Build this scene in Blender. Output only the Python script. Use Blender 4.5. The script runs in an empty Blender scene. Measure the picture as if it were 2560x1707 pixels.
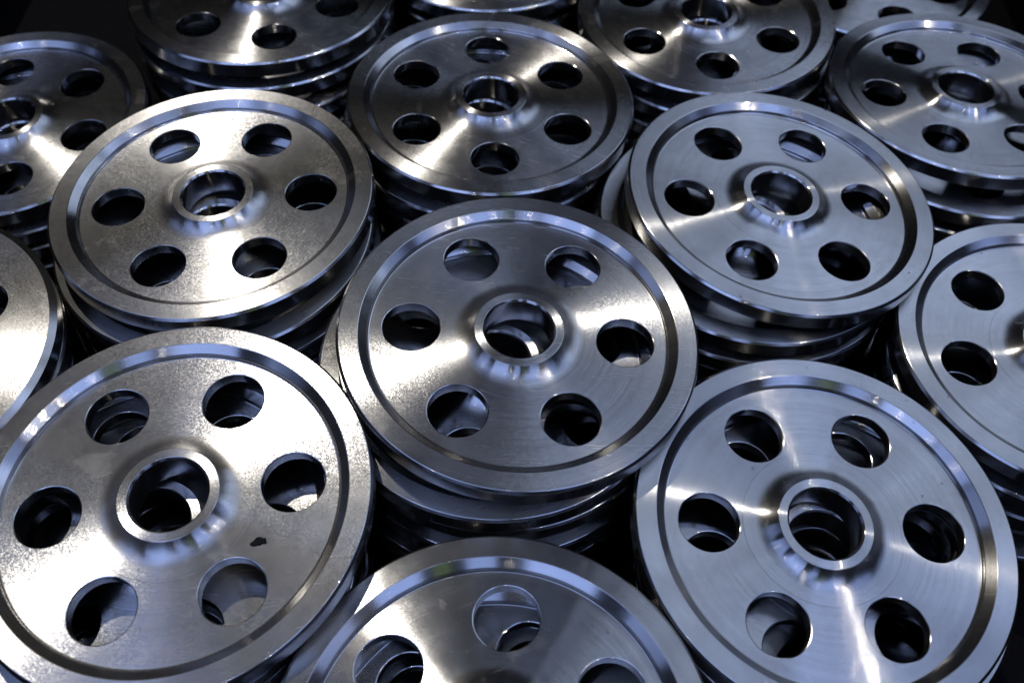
import bpy, bmesh, math, random
from mathutils import Vector, Matrix

scene = bpy.context.scene
COL = scene.collection
S = 0.1                                   # one wheel radius in metres

# ------------------------------------------------------------------ camera
cam_data = bpy.data.cameras.new("camera")
cam = bpy.data.objects.new("camera", cam_data)
COL.objects.link(cam)
scene.camera = cam
cam_data.sensor_width = 36.0
cam_data.lens = 36.0 * 2374.42 / 2560.0
cam_data.clip_start = 0.01
cam_data.clip_end = 100.0
PITCH, ROLL, CAM_H = math.radians(53.758), math.radians(0.961), 4.43424
fw = Vector((0, math.cos(PITCH), -math.sin(PITCH)))
rt0 = Vector((1, 0, 0)); up0 = rt0.cross(fw)
rt = rt0 * math.cos(ROLL) + up0 * math.sin(ROLL)
up = -rt0 * math.sin(ROLL) + up0 * math.cos(ROLL)
cm = Matrix((rt, up, -fw)).transposed().to_4x4()
cm.translation = Vector((0, 0, CAM_H * S))
cam.matrix_world = cm
cam_data.dof.use_dof = True
cam_data.dof.focus_distance = 0.535
cam_data.dof.aperture_fstop = 7.5

# ------------------------------------------------------------------ world and lamps
world = bpy.data.worlds.new("World")
scene.world = world
world.use_nodes = True
bg = world.node_tree.nodes["Background"]
bg.inputs[0].default_value = (0.55, 0.65, 1.0, 1)
bg.inputs[1].default_value = 0.003

def direction(az, el):
    az, el = math.radians(az), math.radians(el)
    return Vector((math.cos(el) * math.sin(az), math.cos(el) * math.cos(az), math.sin(el)))

AIM = Vector((0, 0.35, 0))
def aim(o, target=AIM):
    o.rotation_euler = (target - o.location).to_track_quat('-Z', 'Y').to_euler()

def lamp(name, kind, az, el, dist, energy, color, size=None, size_y=None, radius=None):
    d = bpy.data.lights.new(name, kind)
    d.energy = energy
    d.color = color
    if kind == 'AREA':
        d.shape = 'RECTANGLE'; d.size = size; d.size_y = size_y
    else:
        d.shadow_soft_size = radius
    if kind == 'SPOT':
        d.spot_size = math.radians(14); d.spot_blend = 0.2
    o = bpy.data.objects.new(name, d)
    COL.objects.link(o)
    o.location = AIM + direction(az, el) * dist
    aim(o)
    return o

# the low warm sunlight that falls in from the back left, sharp shadows
lamp("sun_beam", 'SPOT', -28.9, 59.4, 14.0, 2350.0, (1.0, 0.94, 0.84), radius=0.06)
# bluish daylight windows behind the camera: panes of uneven brightness with mullions between them
BLUE = (0.57, 0.70, 1.0)
DEEP = (0.36, 0.50, 1.0)
for az, w, e in ((-151, 2.05, 1.1), (176, 0.80, 0.8), (141, 1.35, 1.0), (-112, 1.5, 0.7), (110, 1.4, 0.65), (-80, 1.4, 0.4), (80, 1.4, 0.45)):
    lamp("window_pane", 'AREA', az, 50, 5.0, 14.5 * e * w, DEEP, w, 3.4)
# sunlit greenery seen through the gap between two of them
lamp("garden_view", 'AREA', 160, 47, 5.0, 0.9, (0.35, 0.52, 0.16), 0.5, 1.8)
lamp("window_pane", 'AREA', 180, 83, 5.0, 4.0, BLUE, 2.6, 1.2)
# a big glazed wall high at the front right
for el in (40, 66):
    for i, az in enumerate((31, 50, 69)):
        k = math.cos(math.radians(el))
        lamp("window_pane", 'AREA', az, el, 5.0, (10.5 if el < 50 else 9.5) * k, BLUE, 1.66 * k, 2.1)
# small warm hall lamps high on the right and behind
for az, el, e in ((102, 57, 60), (114, 54, 40), (126, 52, 20), (150, 56, 6), (176, 60, 8), (-160, 55, 6), (-136, 61, 5), (-110, 55, 5), (160, 66, 5), (-172, 46, 6), (135, 48, 5)):
    lamp("hall_lamp", 'POINT', az, el, 4.6, e * 0.36, (1.0, 0.90, 0.74), radius=0.018)

vs = scene.view_settings
vs.view_transform = 'Standard'
vs.look = 'None'
vs.exposure = 0.18
vs.gamma = 1.0
scene.render.engine = 'CYCLES'
scene.cycles.use_denoising = True
scene.cycles.max_bounces = 8
scene.cycles.glossy_bounces = 1
scene.cycles.sample_clamp_indirect = 6.0
scene.cycles.blur_glossy = 0.3

# ------------------------------------------------------------------ materials
def steel(name, rough, aniso, groove, grain, broad, tint=(0.56, 0.555, 0.55), wear=1.0, flare=None):
    """Lathe-turned steel. The cutting grooves run round the axis: the normal
    leans in and out across them (groove) and hardly along them; grain is the
    fine blasted texture, broad the share of a duller, rougher film."""
    m = bpy.data.materials.new(name)
    m.use_nodes = True
    nt = m.node_tree; N = nt.nodes; Lk = nt.links
    N.clear()
    def put(sock, x):
        if isinstance(x, (int, float)): sock.default_value = x
        elif isinstance(x, tuple): sock.default_value = x
        else: Lk.new(x, sock)
    def math_(op, a, b=0.0):
        n = N.new('ShaderNodeMath'); n.operation = op
        put(n.inputs[0], a); put(n.inputs[1], b)
        return n.outputs[0]
    def vec(op, a, b=None, c=None):
        n = N.new('ShaderNodeVectorMath'); n.operation = op
        for i, x in enumerate((a, b, c)):
            if x is not None: put(n.inputs[i], x)
        return n.outputs[0]
    def scaled(v, f):
        n = N.new('ShaderNodeVectorMath'); n.operation = 'SCALE'
        put(n.inputs[0], v); put(n.inputs['Scale'], f)
        return n.outputs[0]
    def rng(x, a, b, c, d):
        n = N.new('ShaderNodeMapRange')
        for i, q in enumerate((x, a, b, c, d)): put(n.inputs[i], q)
        return n.outputs[0]
    def noise(scale, detail, rough_, v):
        n = N.new('ShaderNodeTexNoise')
        put(n.inputs['Scale'], scale); put(n.inputs['Detail'], detail); put(n.inputs['Roughness'], rough_); put(n.inputs['Vector'], v)
        return n.outputs['Fac']
    out = N.new('ShaderNodeOutputMaterial')
    tc = N.new('ShaderNodeTexCoord'); oi = N.new('ShaderNodeObjectInfo'); geo = N.new('ShaderNodeNewGeometry')
    tan = N.new('ShaderNodeTangent'); tan.direction_type = 'RADIAL'; tan.axis = 'Z'
    sep = N.new('ShaderNodeSeparateXYZ'); Lk.new(tc.outputs['Object'], sep.inputs[0])
    r = math_('SQRT', math_('ADD', math_('MULTIPLY', sep.outputs[0], sep.outputs[0]), math_('MULTIPLY', sep.outputs[1], sep.outputs[1])))
    # position shifted per wheel, so that no two wheels wear alike
    pos = vec('MULTIPLY_ADD', oi.outputs['Location'], (7.3, 5.1, 3.7), tc.outputs['Object'])
    lz = N.new('ShaderNodeSeparateXYZ'); Lk.new(oi.outputs['Location'], lz.inputs[0])
    cmb = N.new('ShaderNodeCombineXYZ'); Lk.new(r, cmb.inputs[0]); Lk.new(sep.outputs[2], cmb.inputs[1]); Lk.new(math_('ADD', lz.outputs[0], lz.outputs[2]), cmb.inputs[2])
    rings = noise(1500, 3, 0.75, cmb.outputs[0])
    bands = noise(160, 3, 0.6, cmb.outputs[0])
    patch = noise(20, 4, 0.6, pos)
    smear = noise(70, 5, 0.65, pos)
    # scratches: long thin threads in a few directions
    def scratch(rot, sx, sy, lo, hi):
        mp = N.new('ShaderNodeMapping'); mp.inputs['Rotation'].default_value = (0, 0, rot); mp.inputs['Scale'].default_value = (sx, sy, 1)
        Lk.new(pos, mp.inputs['Vector'])
        return rng(noise(1.0, 2, 0.5, mp.outputs[0]), lo, hi, 0.0, 1.0)
    scr = math_('MAXIMUM', scratch(0.5, 26, 2400, 0.70, 0.74), scratch(-0.9, 20, 2100, 0.715, 0.75))
    # pits and specks of dirt
    v1 = N.new('ShaderNodeTexVoronoi'); v1.inputs['Scale'].default_value = 85; Lk.new(pos, v1.inputs['Vector'])
    dots = math_('MULTIPLY', rng(v1.outputs['Distance'], 0.05, 0.09, 1.0, 0.0), rng(smear, 0.52, 0.58, 0.0, 1.0))
    film = math_('MULTIPLY', rng(noise(34, 6, 0.62, vec('ADD', pos, (0.31, 0.77, 0.0))), 0.60, 0.63, 0.0, 1.0), rng(smear, 0.38, 0.62, 0.3, 1.0))
    tone = math_('ADD', math_('MULTIPLY', rng(patch, 0.38, 0.66, 0.0, 1.0), 0.45 * wear), math_('ADD', math_('MULTIPLY', rng(bands, 0.3, 0.7, 0.0, 1.0), 0.25), math_('MULTIPLY', rng(rings, 0.3, 0.7, 0.0, 1.0), 0.25)))
    col = N.new('ShaderNodeMix'); col.data_type = 'RGBA'
    Lk.new(tone, col.inputs['Factor'])
    col.inputs['A'].default_value = (*tint, 1)
    col.inputs['B'].default_value = (tint[0] * 0.68, tint[1] * 0.68, tint[2] * 0.69, 1)
    col2 = N.new('ShaderNodeMix'); col2.data_type = 'RGBA'
    Lk.new(math_('MULTIPLY', dots, 0.55 * wear), col2.inputs['Factor'])
    Lk.new(col.outputs['Result'], col2.inputs['A']); col2.inputs['B'].default_value = (0.03, 0.025, 0.02, 1)
    # the hub's flare is smoother towards its top
    grv, rgh = groove, rough
    if flare:
        grv = rng(r, 0.0262, 0.0366, flare[0], groove); rgh = rng(r, 0.0262, 0.0366, flare[1], rough)
    # the leaning normals
    T = tan.outputs[0]; Nn = geo.outputs['Normal']
    B = vec('NORMALIZE', vec('CROSS_PRODUCT', Nn, T))
    wn = N.new('ShaderNodeTexWhiteNoise'); wn.noise_dimensions = '2D'
    Lk.new(scaled(cmb.outputs[0], 30000.0), wn.inputs['Vector'])
    w1 = math_('MULTIPLY', math_('SUBTRACT', wn.outputs['Value'], 0.5), 2.0)
    lean = math_('MULTIPLY', w1, math_('ABSOLUTE', w1))          # most grooves shallow, few steep
    g = math_('MULTIPLY', grv, math_('ADD', math_('MULTIPLY', lean, 1.15), math_('MULTIPLY', math_('SUBTRACT', rings, 0.5), 1.0)))
    # slow waviness of the machined surface
    wv = N.new('ShaderNodeTexNoise'); put(wv.inputs['Scale'], 110.0); put(wv.inputs['Detail'], 3.0); put(wv.inputs['Vector'], pos)
    wavy = scaled(vec('SUBTRACT', wv.outputs['Color'], (0.5, 0.5, 0.5)), 0.007 + 0.2 * grain)
    vor = N.new('ShaderNodeTexVoronoi'); vor.inputs['Scale'].default_value = 1900
    Lk.new(pos, vor.inputs['Vector'])
    facet = vec('SUBTRACT', vor.outputs['Color'], (0.5, 0.5, 0.5))
    kk = math_('MULTIPLY', rng(patch, 0.38, 0.60, 0.25, 1.25), grain)
    base = vec('ADD', vec('ADD', Nn, wavy), scaled(B, g))
    n1 = vec('NORMALIZE', vec('ADD', base, scaled(facet, kk)))
    n2 = vec('NORMALIZE', vec('ADD', Nn, scaled(facet, math_('MULTIPLY', kk, 1.8))))
    p = N.new('ShaderNodeBsdfPrincipled'); p2 = N.new('ShaderNodeBsdfPrincipled')
    for q, nn in ((p, n1), (p2, n2)):
        Lk.new(col2.outputs['Result'], q.inputs['Base Color'])
        q.inputs['Metallic'].default_value = 1.0
        Lk.new(T, q.inputs['Tangent'])
        q.inputs['Anisotropic Rotation'].default_value = 0.25
        Lk.new(nn, q.inputs['Normal'])
    rr = math_('ADD', math_('MULTIPLY', rgh, rng(smear, 0.3, 0.7, 1 - 0.14 * wear, 1 + 0.16 * wear)), math_('MULTIPLY', scr, 0.06 * wear))
    Lk.new(rr, p.inputs['Roughness'])
    p.inputs['Anisotropic'].default_value = aniso
    p2.inputs['Roughness'].default_value = 0.45
    p2.inputs['Anisotropic'].default_value = 0.6
    mix = N.new('ShaderNodeMixShader')
    fac = math_('ADD', rng(patch, 0.36, 0.64, broad * 0.5, broad * 1.5), math_('ADD', math_('MULTIPLY', scr, 0.20 * wear), math_('MULTIPLY', film, 0.10)))
    Lk.new(fac, mix.inputs[0])
    Lk.new(p.outputs[0], mix.inputs[1]); Lk.new(p2.outputs[0], mix.inputs[2])
    Lk.new(mix.outputs[0], out.inputs[0])
    return m

#                 web / face                                    rim                                        hub
SANDY = (steel("blasted_steel", 0.255, 0.97, 0.22, 0.036, 0.06, wear=0.45), steel("blasted_steel_rim", 0.255, 0.97, 0.20, 0.030, 0.06, wear=0.45), steel("blasted_steel_hub", 0.255, 0.97, 0.22, 0.022, 0.06, wear=0.45, flare=(0.05, 0.18)))
COARSE = (steel("coarse_steel", 0.285, 0.90, 0.22, 0.050, 0.08, wear=0.4), steel("coarse_steel_rim", 0.285, 0.91, 0.20, 0.042, 0.08, wear=0.4), steel("coarse_steel_hub", 0.285, 0.90, 0.22, 0.028, 0.06, wear=0.4, flare=(0.05, 0.18)))
MID = (steel("dull_steel", 0.25, 0.97, 0.20, 0.022, 0.06), steel("dull_steel_rim", 0.25, 0.97, 0.19, 0.020, 0.06), steel("dull_steel_hub", 0.25, 0.97, 0.20, 0.012, 0.05, flare=(0.05, 0.17)))
POLISH = steel("polished_steel", 0.165, 0.82, 0.04, 0.004, 0.02, wear=0.6)
FINE = (steel("turned_steel", 0.175, 1.0, 0.27, 0.007, 0.05), steel("turned_steel_rim", 0.175, 1.0, 0.24, 0.007, 0.05), steel("turned_steel_hub", 0.175, 1.0, 0.27, 0.004, 0.03, flare=(0.05, 0.15)))

def plain(name, color, rough, bump=0.0, scale=40):
    m = bpy.data.materials.new(name); m.use_nodes = True
    nt = m.node_tree; p = nt.nodes['Principled BSDF']
    p.inputs['Base Color'].default_value = (*color, 1)
    p.inputs['Roughness'].default_value = rough
    p.inputs['Specular IOR Level'].default_value = 0.05
    if bump:
        tc = nt.nodes.new('ShaderNodeTexCoord'); n = nt.nodes.new('ShaderNodeTexNoise'); b = nt.nodes.new('ShaderNodeBump')
        n.inputs['Scale'].default_value = scale; n.inputs['Detail'].default_value = 5
        nt.links.new(tc.outputs['Object'], n.inputs['Vector'])
        nt.links.new(n.outputs['Fac'], b.inputs['Height'])
        b.inputs['Strength'].default_value = bump; b.inputs['Distance'].default_value = 0.01
        nt.links.new(b.outputs[0], p.inputs['Normal'])
    return m
PLASTIC = plain("black_plastic", (0.0025, 0.0025, 0.003), 0.7, 0.5, 30)
GRIME = plain("black_grime", (0.01, 0.01, 0.01), 0.6)

# ------------------------------------------------------------------ wheel meshes (unit: S)
TH, WEB, HB = 0.13, 0.056, 0.055
def finish(bm, name, ang=28):
    me = bpy.data.meshes.new(name)
    bmesh.ops.remove_doubles(bm, verts=bm.verts, dist=1e-7)
    bmesh.ops.recalc_face_normals(bm, faces=bm.faces)
    for f in bm.faces: f.smooth = True
    bm.to_mesh(me); bm.free()
    me.set_sharp_from_angle(angle=math.radians(ang))
    return me

def lathe(profile, name, seg=160, ang=28):
    """closed profile of (radius, height) turned round the axis"""
    bm = bmesh.new()
    rows = []
    for k in range(seg):
        a = 2 * math.pi * k / seg
        rows.append([bm.verts.new((r * S * math.cos(a), r * S * math.sin(a), z * S)) for r, z in profile])
    n = len(profile)
    for k in range(seg):
        A, B = rows[k], rows[(k + 1) % seg]
        for i in range(n):
            j = (i + 1) % n
            bm.faces.new((A[i], B[i], B[j], A[j]))
    return finish(bm, name, ang)

def arc(cx, cz, r, a0, a1, n):
    return [(cx + r * math.cos(math.radians(a0 + (a1 - a0) * i / n)), cz + r * math.sin(math.radians(a0 + (a1 - a0) * i / n))) for i in range(n + 1)]

RIM = lathe(
    [(0.836, -WEB - 0.0005), (0.836, -TH), (0.978, -TH), (1.016, -TH + 0.020)]
    + [(1.016, -0.017), (1.0145, -0.0135), (1.003, -0.0015), (0.9995, 0.0), (0.898, 0.0), (0.894, -0.0015)]
    + [(0.852, -0.033), (0.8495, -0.036), (0.8475, -0.0445)] + arc(0.8555, -0.0475, 0.0085, 180, 262, 5)[::1][:0]
    + [(0.8455, -0.0500), (0.8415, -0.0545)], "rim", 192, 8)

FR, FH = 0.116, 0.0580                    # flare of the hub: steepest at the top
flare = [(0.253 + FR * (1 - t / 9), -WEB + 0.0012 + FH * (t / 9) ** 2.1) for t in range(10)]
hub_profile = ([(0.4275, -WEB - 0.002), (0.4270, -WEB + 0.0008), (0.4255, -WEB + 0.0012)]
    + flare
    + [(0.2525, 0.0045), (0.250, 0.0055), (0.206, 0.0055), (0.204, 0.0045), (0.195, -0.005), (0.194, -0.007)]
    + [(0.194, -TH - HB + 0.010), (0.203, -TH - HB)]
    + [(0.252, -TH - HB), (0.258, -TH - HB + 0.006), (0.268, -TH - 0.012), (0.290, -TH + 0.0), (0.4275, -TH - 0.0)])
HUB = lathe(hub_profile, "hub", 128, 11)

def make_web():
    """disc with six round holes, each hole edge broken by a small bevel"""
    bm = bmesh.new()
    R0, R1, RH, RC, BV = 0.4275, 0.8365, 0.162, 0.6057, 0.006
    NH = 48
    def sector_border(a):
        # the point on the sector's border seen from the hole centre in direction a
        dx, dy = math.cos(a), math.sin(a)
        best = 9
        for s in (1, -1):                       # the two straight sides at +-30 degrees
            nx, ny = -math.sin(math.radians(30)), s * math.cos(math.radians(30))
            den = dx * nx + dy * ny
            if den > 1e-9:
                t = -(RC * nx) / den
                if t > 0: best = min(best, t)
        for R, far in ((R0, False), (R1, True)):
            b = RC * dx; c = RC * RC - R * R; D = b * b - c
            if D > 0:
                t = -b + math.sqrt(D) if far else -b - math.sqrt(D)
                if t > 0: best = min(best, t)
        return (RC + dx * best, dy * best)
    # directions: even ones plus the sector's four corners
    dirs = [2 * math.pi * i / NH for i in range(NH)]
    for R in (R0, R1):
        for s in (1, -1):
            cx, cy = R * math.cos(math.radians(30)), s * R * math.sin(math.radians(30))
            dirs.append(math.atan2(cy, cx - RC) % (2 * math.pi))
    for R, n in ((R1, 11), (R0, 5)):
        for i in range(1, n):
            t = math.radians(-30 + 60 * i / n)
            dirs.append(math.atan2(R * math.sin(t), R * math.cos(t) - RC) % (2 * math.pi))
    dirs = sorted(set(round(d, 6) for d in dirs))
    for k in range(6):
        ca, sa = math.cos(math.radians(60 * k)), math.sin(math.radians(60 * k))
        def v(x, y, z): return bm.verts.new(((x * ca - y * sa) * S, (x * sa + y * ca) * S, z * S))
        cols = []
        for a in dirs:
            c, s = math.cos(a), math.sin(a)
            bx, by = sector_border(a)
            col = [v(bx, by, -WEB)]
            for rr, zz in ((RH + BV, -WEB), (RH + BV * 0.3, -WEB - BV * 0.3), (RH, -WEB - BV), (RH, -TH + BV), (RH + BV, -TH)):
                col.append(v(RC + c * rr, s * rr, zz))
            col.append(v(bx, by, -TH))
            cols.append(col)
        for i in range(len(cols)):
            A, B = cols[i], cols[(i + 1) % len(cols)]
            for j in range(len(A) - 1):
                bm.faces.new((A[j], A[j + 1], B[j + 1], B[j]))
    return finish(bm, "web", 12)
WEB_ME = make_web()

def with_material(me, mat, face=None):
    """faces lie in slot 0; chamfers, bevels, bores and the outer wall are polished"""
    c = me.copy(); c.materials.clear(); c.materials.append(mat); c.materials.append(POLISH); c.materials.append(face or mat); c.name = me.name
    for f in c.polygons:
        if c.name.startswith("hub"):
            rr = math.hypot(f.center.x, f.center.y) / S
            f.material_index = 1 if rr < 0.2045 else (2 if rr > 0.3655 or (rr < 0.2505 and f.normal.z > 0.97) else 0)
        else:
            f.material_index = 1 if abs(f.normal.z) < 0.97 else 0
    return c
KIT = {k: (with_material(WEB_ME, mats[0]), with_material(RIM, mats[1]), with_material(HUB, mats[2], mats[0])) for k, mats in (('sandy', SANDY), ('coarse', COARSE), ('mid', MID), ('fine', FINE))}

# ------------------------------------------------------------------ the crate under the wheels
ZF = -1.35
def struct(name, bm, mat):
    me = bpy.data.meshes.new(name); bm.to_mesh(me); bm.free()
    me.materials.append(mat)
    o = bpy.data.objects.new(name, me); COL.objects.link(o)
    return o
def box(bm, x0, x1, y0, y1, z0, z1):
    vs_ = [bm.verts.new((x * S, y * S, z * S)) for x in (x0, x1) for y in (y0, y1) for z in (z0, z1)]
    for f in ((0, 1, 3, 2), (4, 6, 7, 5), (0, 4, 5, 1), (2, 3, 7, 6), (0, 2, 6, 4), (1, 5, 7, 3)):
        bm.faces.new([vs_[i] for i in f])
X0, X1, Y0, Y1 = -5.15, 5.0, -1.2, 9.6
crate = bpy.data.objects.new("crate", None); COL.objects.link(crate)
crate.location = (0, 0, ZF * S)
crate["label"] = "black plastic crate whose dark floor and sides show between the wheel stacks"
crate["category"] = "crate"
def crate_part(name, *boxes):
    bm = bmesh.new()
    for b in boxes: box(bm, *b)
    bmesh.ops.recalc_face_normals(bm, faces=bm.faces)
    o = struct(name, bm, PLASTIC)
    o.parent = crate
    o.matrix_parent_inverse = Matrix.Translation((0, 0, -ZF * S))
    return o
crate_part("crate_floor", (X0, X1, Y0, Y1, ZF - 0.15, ZF))
HW = -0.45
crate_part("side_panel", (X0 - 0.15, X0, Y0, Y1, ZF - 0.15, HW))
crate_part("side_panel", (X1, X1 + 0.15, Y0, Y1, ZF - 0.15, HW))
crate_part("end_panel", (X0 - 0.15, X1 + 0.15, Y1, Y1 + 0.15, ZF - 0.15, HW))
crate_part("end_panel", (X0 - 0.15, X1 + 0.15, Y0 - 0.15, Y0, ZF - 0.15, HW))

# ------------------------------------------------------------------ the stacks of wheels
# per stack, from the top down: x, y, z of the face, slope x, slope y, turn of the holes
STACKS = {
 'A':[(-1.910,4.291,0.117,-0.008,-0.007,7.0),(-1.925,4.197,-0.097,-0.004,-0.004,11.0),(-1.893,4.211,-0.312,-0.002,-0.002,16.4),(-1.928,4.217,-0.526,-0.001,-0.001,26.6),(-1.913,4.257,-0.741,-0.000,-0.000,-23.2),(-1.916,4.232,-0.955,-0.000,-0.000,2.6),(-1.916,4.187,-1.170,-0.000,-0.000,-17.0)],
 'B':[(-1.696,2.157,0.160,-0.009,-0.049,9.8),(-1.832,2.097,-0.061,-0.005,-0.025,-1.2),(-1.839,2.130,-0.283,-0.002,-0.012,-4.8),(-1.839,2.099,-0.505,-0.001,-0.006,-29.9),(-1.813,2.063,-0.727,-0.001,-0.003,-17.1),(-1.806,2.076,-0.948,-0.000,-0.002,-12.6),(-1.780,2.075,-1.170,-0.000,-0.000,10.7)],
 'C':[(0.039,3.200,0.191,0.057,-0.018,-1.8),(-0.090,3.148,-0.036,0.028,-0.009,17.2),(-0.058,3.191,-0.263,0.014,-0.004,31.6),(-0.058,3.154,-0.490,0.007,-0.002,-21.3),(-0.089,3.141,-0.716,0.004,-0.001,6.2),(-0.101,3.184,-0.943,0.002,-0.001,-9.7),(-0.100,3.222,-1.170,0.000,-0.000,-1.2)],
 'D':[(-3.759,5.439,-0.284,-0.029,-0.015,-13.3),(-3.778,5.437,-0.505,-0.015,-0.008,-9.3),(-3.822,5.485,-0.727,-0.007,-0.004,-3.9),(-3.797,5.519,-0.948,-0.004,-0.002,-28.9),(-3.768,5.506,-1.170,-0.000,-0.000,4.7)],
 'E':[(1.743,4.469,0.021,0.097,-0.000,5.1),(1.578,4.402,-0.177,0.049,-0.000,33.1),(1.587,4.391,-0.376,0.024,-0.000,52.9),(1.607,4.448,-0.574,0.012,-0.000,-9.3),(1.613,4.439,-0.773,0.006,-0.000,16.5),(1.566,4.467,-0.971,0.003,-0.000,17.8),(1.585,4.431,-1.170,0.000,-0.000,26.7)],
 'F':[(1.659,2.195,-0.120,0.066,-0.064,-0.3),(1.700,2.169,-0.330,0.033,-0.032,7.7),(1.731,2.159,-0.540,0.016,-0.016,15.5),(1.735,2.141,-0.750,0.008,-0.008,-11.0),(1.703,2.098,-0.960,0.004,-0.004,-21.1),(1.722,2.148,-1.170,0.000,-0.000,-20.3)],
 'G':[(-1.986,6.548,0.090,0.014,0.061,-12.4),(-2.006,6.571,-0.120,0.007,0.031,-7.4),(-2.015,6.544,-0.330,0.004,0.015,-1.4),(-1.985,6.541,-0.540,0.002,0.008,-4.7),(-2.027,6.582,-0.750,0.001,0.004,-28.0),(-2.027,6.615,-0.960,0.000,0.002,-22.2),(-2.014,6.655,-1.170,0.000,0.000,7.8)],
 'H':[(-0.178,5.383,0.039,0.040,0.029,-25.9),(-0.230,5.369,-0.163,0.020,0.015,-23.9),(-0.253,5.413,-0.364,0.010,0.007,-19.7),(-0.267,5.452,-0.566,0.005,0.004,21.1),(-0.222,5.449,-0.767,0.003,0.002,-0.7),(-0.212,5.454,-0.969,0.001,0.001,-12.5),(-0.209,5.411,-1.170,0.000,0.000,-7.4)],
 'I':[(-0.060,1.042,-0.015,-0.010,0.011,24.7),(-0.040,0.959,-0.246,-0.005,0.005,15.7),(-0.040,0.943,-0.477,-0.002,0.003,13.3),(-0.063,0.971,-0.708,-0.001,0.001,22.0),(-0.075,0.998,-0.939,-0.001,0.001,16.5),(-0.047,1.009,-1.170,-0.000,0.000,15.6)],
 'J':[(3.392,3.470,-0.241,0.005,-0.017,10.0),(3.394,3.457,-0.474,0.003,-0.008,16.0),(3.405,3.477,-0.706,0.001,-0.004,22.6),(3.371,3.530,-0.938,0.001,-0.002,9.0),(3.382,3.479,-1.170,0.000,-0.000,2.8)],
 'K':[(3.361,5.772,-0.138,0.027,0.056,2.3),(3.391,5.625,-0.344,0.013,0.028,27.3),(3.423,5.639,-0.551,0.007,0.014,45.3),(3.408,5.654,-0.757,0.003,0.007,14.3),(3.441,5.639,-0.964,0.002,0.003,20.6),(3.478,5.658,-1.170,0.000,0.000,28.6)],
 'L':[(1.497,6.585,-0.077,0.006,0.002,-27.0),(1.543,6.587,-0.296,0.003,0.001,1.8),(1.530,6.609,-0.514,0.001,0.001,26.2),(1.527,6.629,-0.733,0.001,0.000,13.2),(1.534,6.598,-0.951,0.000,0.000,16.8),(1.543,6.602,-1.170,0.000,0.000,-4.8)],
 'M':[(-0.255,7.618,-0.146,0.006,0.024,10.0),(-0.243,7.645,-0.351,0.003,0.012,8.2),(-0.241,7.609,-0.556,0.002,0.006,-20.4),(-0.246,7.624,-0.761,0.001,0.003,-16.9),(-0.217,7.632,-0.965,0.000,0.001,-27.5),(-0.221,7.615,-1.170,0.000,0.000,-26.8)],
 'N':[(3.248,7.845,-0.499,-0.000,0.002,-23.1),(3.211,7.827,-0.723,-0.000,0.001,-19.1),(3.186,7.784,-0.946,-0.000,0.000,-2.1),(3.184,7.803,-1.170,-0.000,0.000,5.4)],
 'O':[(-3.596,3.045,0.126,0.024,-0.026,-28.9),(-3.627,3.082,-0.090,0.012,-0.013,-30.0),(-3.643,3.069,-0.306,0.006,-0.007,-5.4),(-3.670,3.096,-0.522,0.003,-0.003,-7.6),(-3.717,3.108,-0.738,0.002,-0.002,-24.3),(-3.712,3.092,-0.954,0.001,-0.001,4.9),(-3.666,3.123,-1.170,0.000,-0.000,-4.9)],
}
KIND = {'A': 'coarse', 'B': 'sandy', 'C': 'sandy', 'O': 'coarse', 'D': 'mid', 'G': 'mid', 'H': 'mid', 'L': 'mid', 'M': 'mid'}
TOP = {
    'A': "warm sunlit grainy wheel left of centre, topmost of its stack",
    'B': "sunlit wheel in the front left corner with a black speck on its web",
    'C': "grainy steel wheel in the middle of the picture, topmost of its stack",
    'D': "shaded steel wheel cut by the left edge, behind the warm sunlit one",
    'E': "bluish smooth steel wheel right of the middle one, topmost of its stack",
    'F': "large bluish turned steel wheel in the front right corner",
    'G': "dark steel wheel at the top left, its hub cut by the top edge",
    'H': "dark steel wheel at the top centre with a diagonal streak of light",
    'I': "front steel wheel cut by the bottom edge, between the two corner wheels",
    'J': "bluish steel wheel cut by the right edge at mid height",
    'K': "bluish tilted steel wheel in the upper right, raised above its stack",
    'L': "dark steel wheel cut by the top edge, right of the top centre wheel",
    'M': "steel wheel at the top edge showing only its near rim",
    'N': "bluish steel wheel behind the upper right one, cut by the top edge",
    'O': "sunlit wheel lying face down at the left edge, flat grainy side up",
}
UNDER = {
    'A': "the warm sunlit grainy wheel left of centre", 'B': "the front left wheel with the black speck",
    'C': "the grainy wheel in the middle", 'D': "the shaded wheel at the upper left edge",
    'E': "the bluish wheel right of the middle", 'F': "the bluish front right wheel",
    'G': "the dark top left wheel", 'H': "the dark top centre wheel",
    'I': "the front wheel at the bottom edge", 'J': "the wheel at the right edge",
    'K': "the raised upper right wheel", 'L': "the dark wheel right of top centre",
    'M': "the rim at the top edge", 'N': "the wheel behind the upper right one",
    'O': "the face-down wheel at the left edge",
}
ORD = ["", "second", "third", "fourth", "fifth", "sixth", "seventh"]

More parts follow.
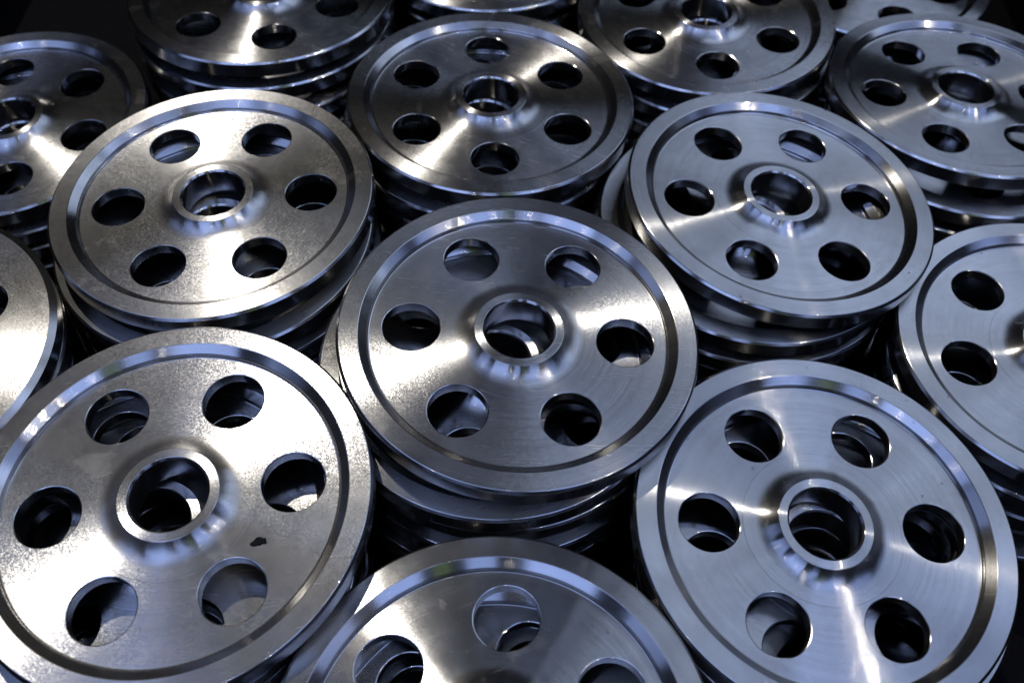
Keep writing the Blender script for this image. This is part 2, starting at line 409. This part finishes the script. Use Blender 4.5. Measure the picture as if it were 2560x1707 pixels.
def wheel(kind, c, slope, turn, flip, label):
    n = Vector((slope[0], slope[1], 1)).normalized()
    q = Vector((0, 0, 1)).rotation_difference(n).to_matrix()
    rot = q @ Matrix.Rotation(math.radians(turn), 3, 'Z')
    base = Vector(c) * S
    if flip:
        rot = rot @ Matrix.Rotation(math.pi, 3, 'X')
        base = base - n * TH * S
    root = bpy.data.objects.new("pulley_wheel", None)
    root.empty_display_size = 0.02
    COL.objects.link(root)
    m = rot.to_4x4(); m.translation = base
    root.matrix_world = m
    root["label"] = label
    root["category"] = "wheel"
    root["group"] = "machined steel wheels stacked in the crate"
    for me, nm in zip(KIT[kind], ("web", "rim", "hub")):
        o = bpy.data.objects.new(nm, me)
        COL.objects.link(o)
        o.parent = root
    return root

for key, levels in STACKS.items():
    for i, (x, y, z, tx, ty, ph) in enumerate(levels):
        kind = KIND.get(key, 'fine')
        label = TOP[key] if i == 0 else f"{ORD[i]} steel wheel down in the stack under {UNDER[key]}"
        wheel(kind, (x, y, z), (tx, ty), ph, key == 'O' and i == 0, label)

# ------------------------------------------------------------------ small things
def speck(cx, cy, size, seed, label):
    """a crumb of black grime on the web of the front left wheel"""
    x, y, z, tx, ty, ph = STACKS['B'][0]
    n = Vector((tx, ty, 1)).normalized()
    zc = z - (tx * (cx - x) + ty * (cy - y)) - WEB
    rnd = random.Random(seed)
    bm = bmesh.new()
    N = 30
    top = bm.verts.new((0, 0, size * 0.22 * S))
    rad = [0.5 + 0.9 * rnd.random() for _ in range(N)]
    rad = [(rad[k - 1] + 2 * rad[k] + rad[(k + 1) % N]) / 4 for k in range(N)]
    ring = []
    for k in range(N):
        a = 2 * math.pi * k / N
        rr = size * rad[k] * (1.0 + 0.7 * max(0, math.cos(a + 2.6)) ** 4)
        ring.append(bm.verts.new((rr * math.cos(a) * S, rr * 0.78 * math.sin(a) * S, 0.001 * S)))
    mid = []
    for v in ring:
        mid.append(bm.verts.new((v.co.x * 0.7, v.co.y * 0.7, size * S * (0.12 + 0.12 * rnd.random()))))
    for k in range(N):
        j = (k + 1) % N
        bm.faces.new((ring[k], ring[j], mid[j], mid[k]))
        bm.faces.new((mid[k], mid[j], top))
    bm.faces.new(ring[::-1])
    me = bpy.data.meshes.new("grime_speck"); bm.to_mesh(me); bm.free()
    me.materials.append(GRIME)
    o = bpy.data.objects.new("grime_speck", me); COL.objects.link(o)
    o.location = (cx * S, cy * S, zc * S + 0.00002)
    o.rotation_euler = Vector((0, 0, 1)).rotation_difference(n).to_euler()
    o["label"] = label; o["category"] = "grime"
speck(-1.212, 1.944, 0.030, 3, "small crumb of black grime stuck to the web of the front left wheel")
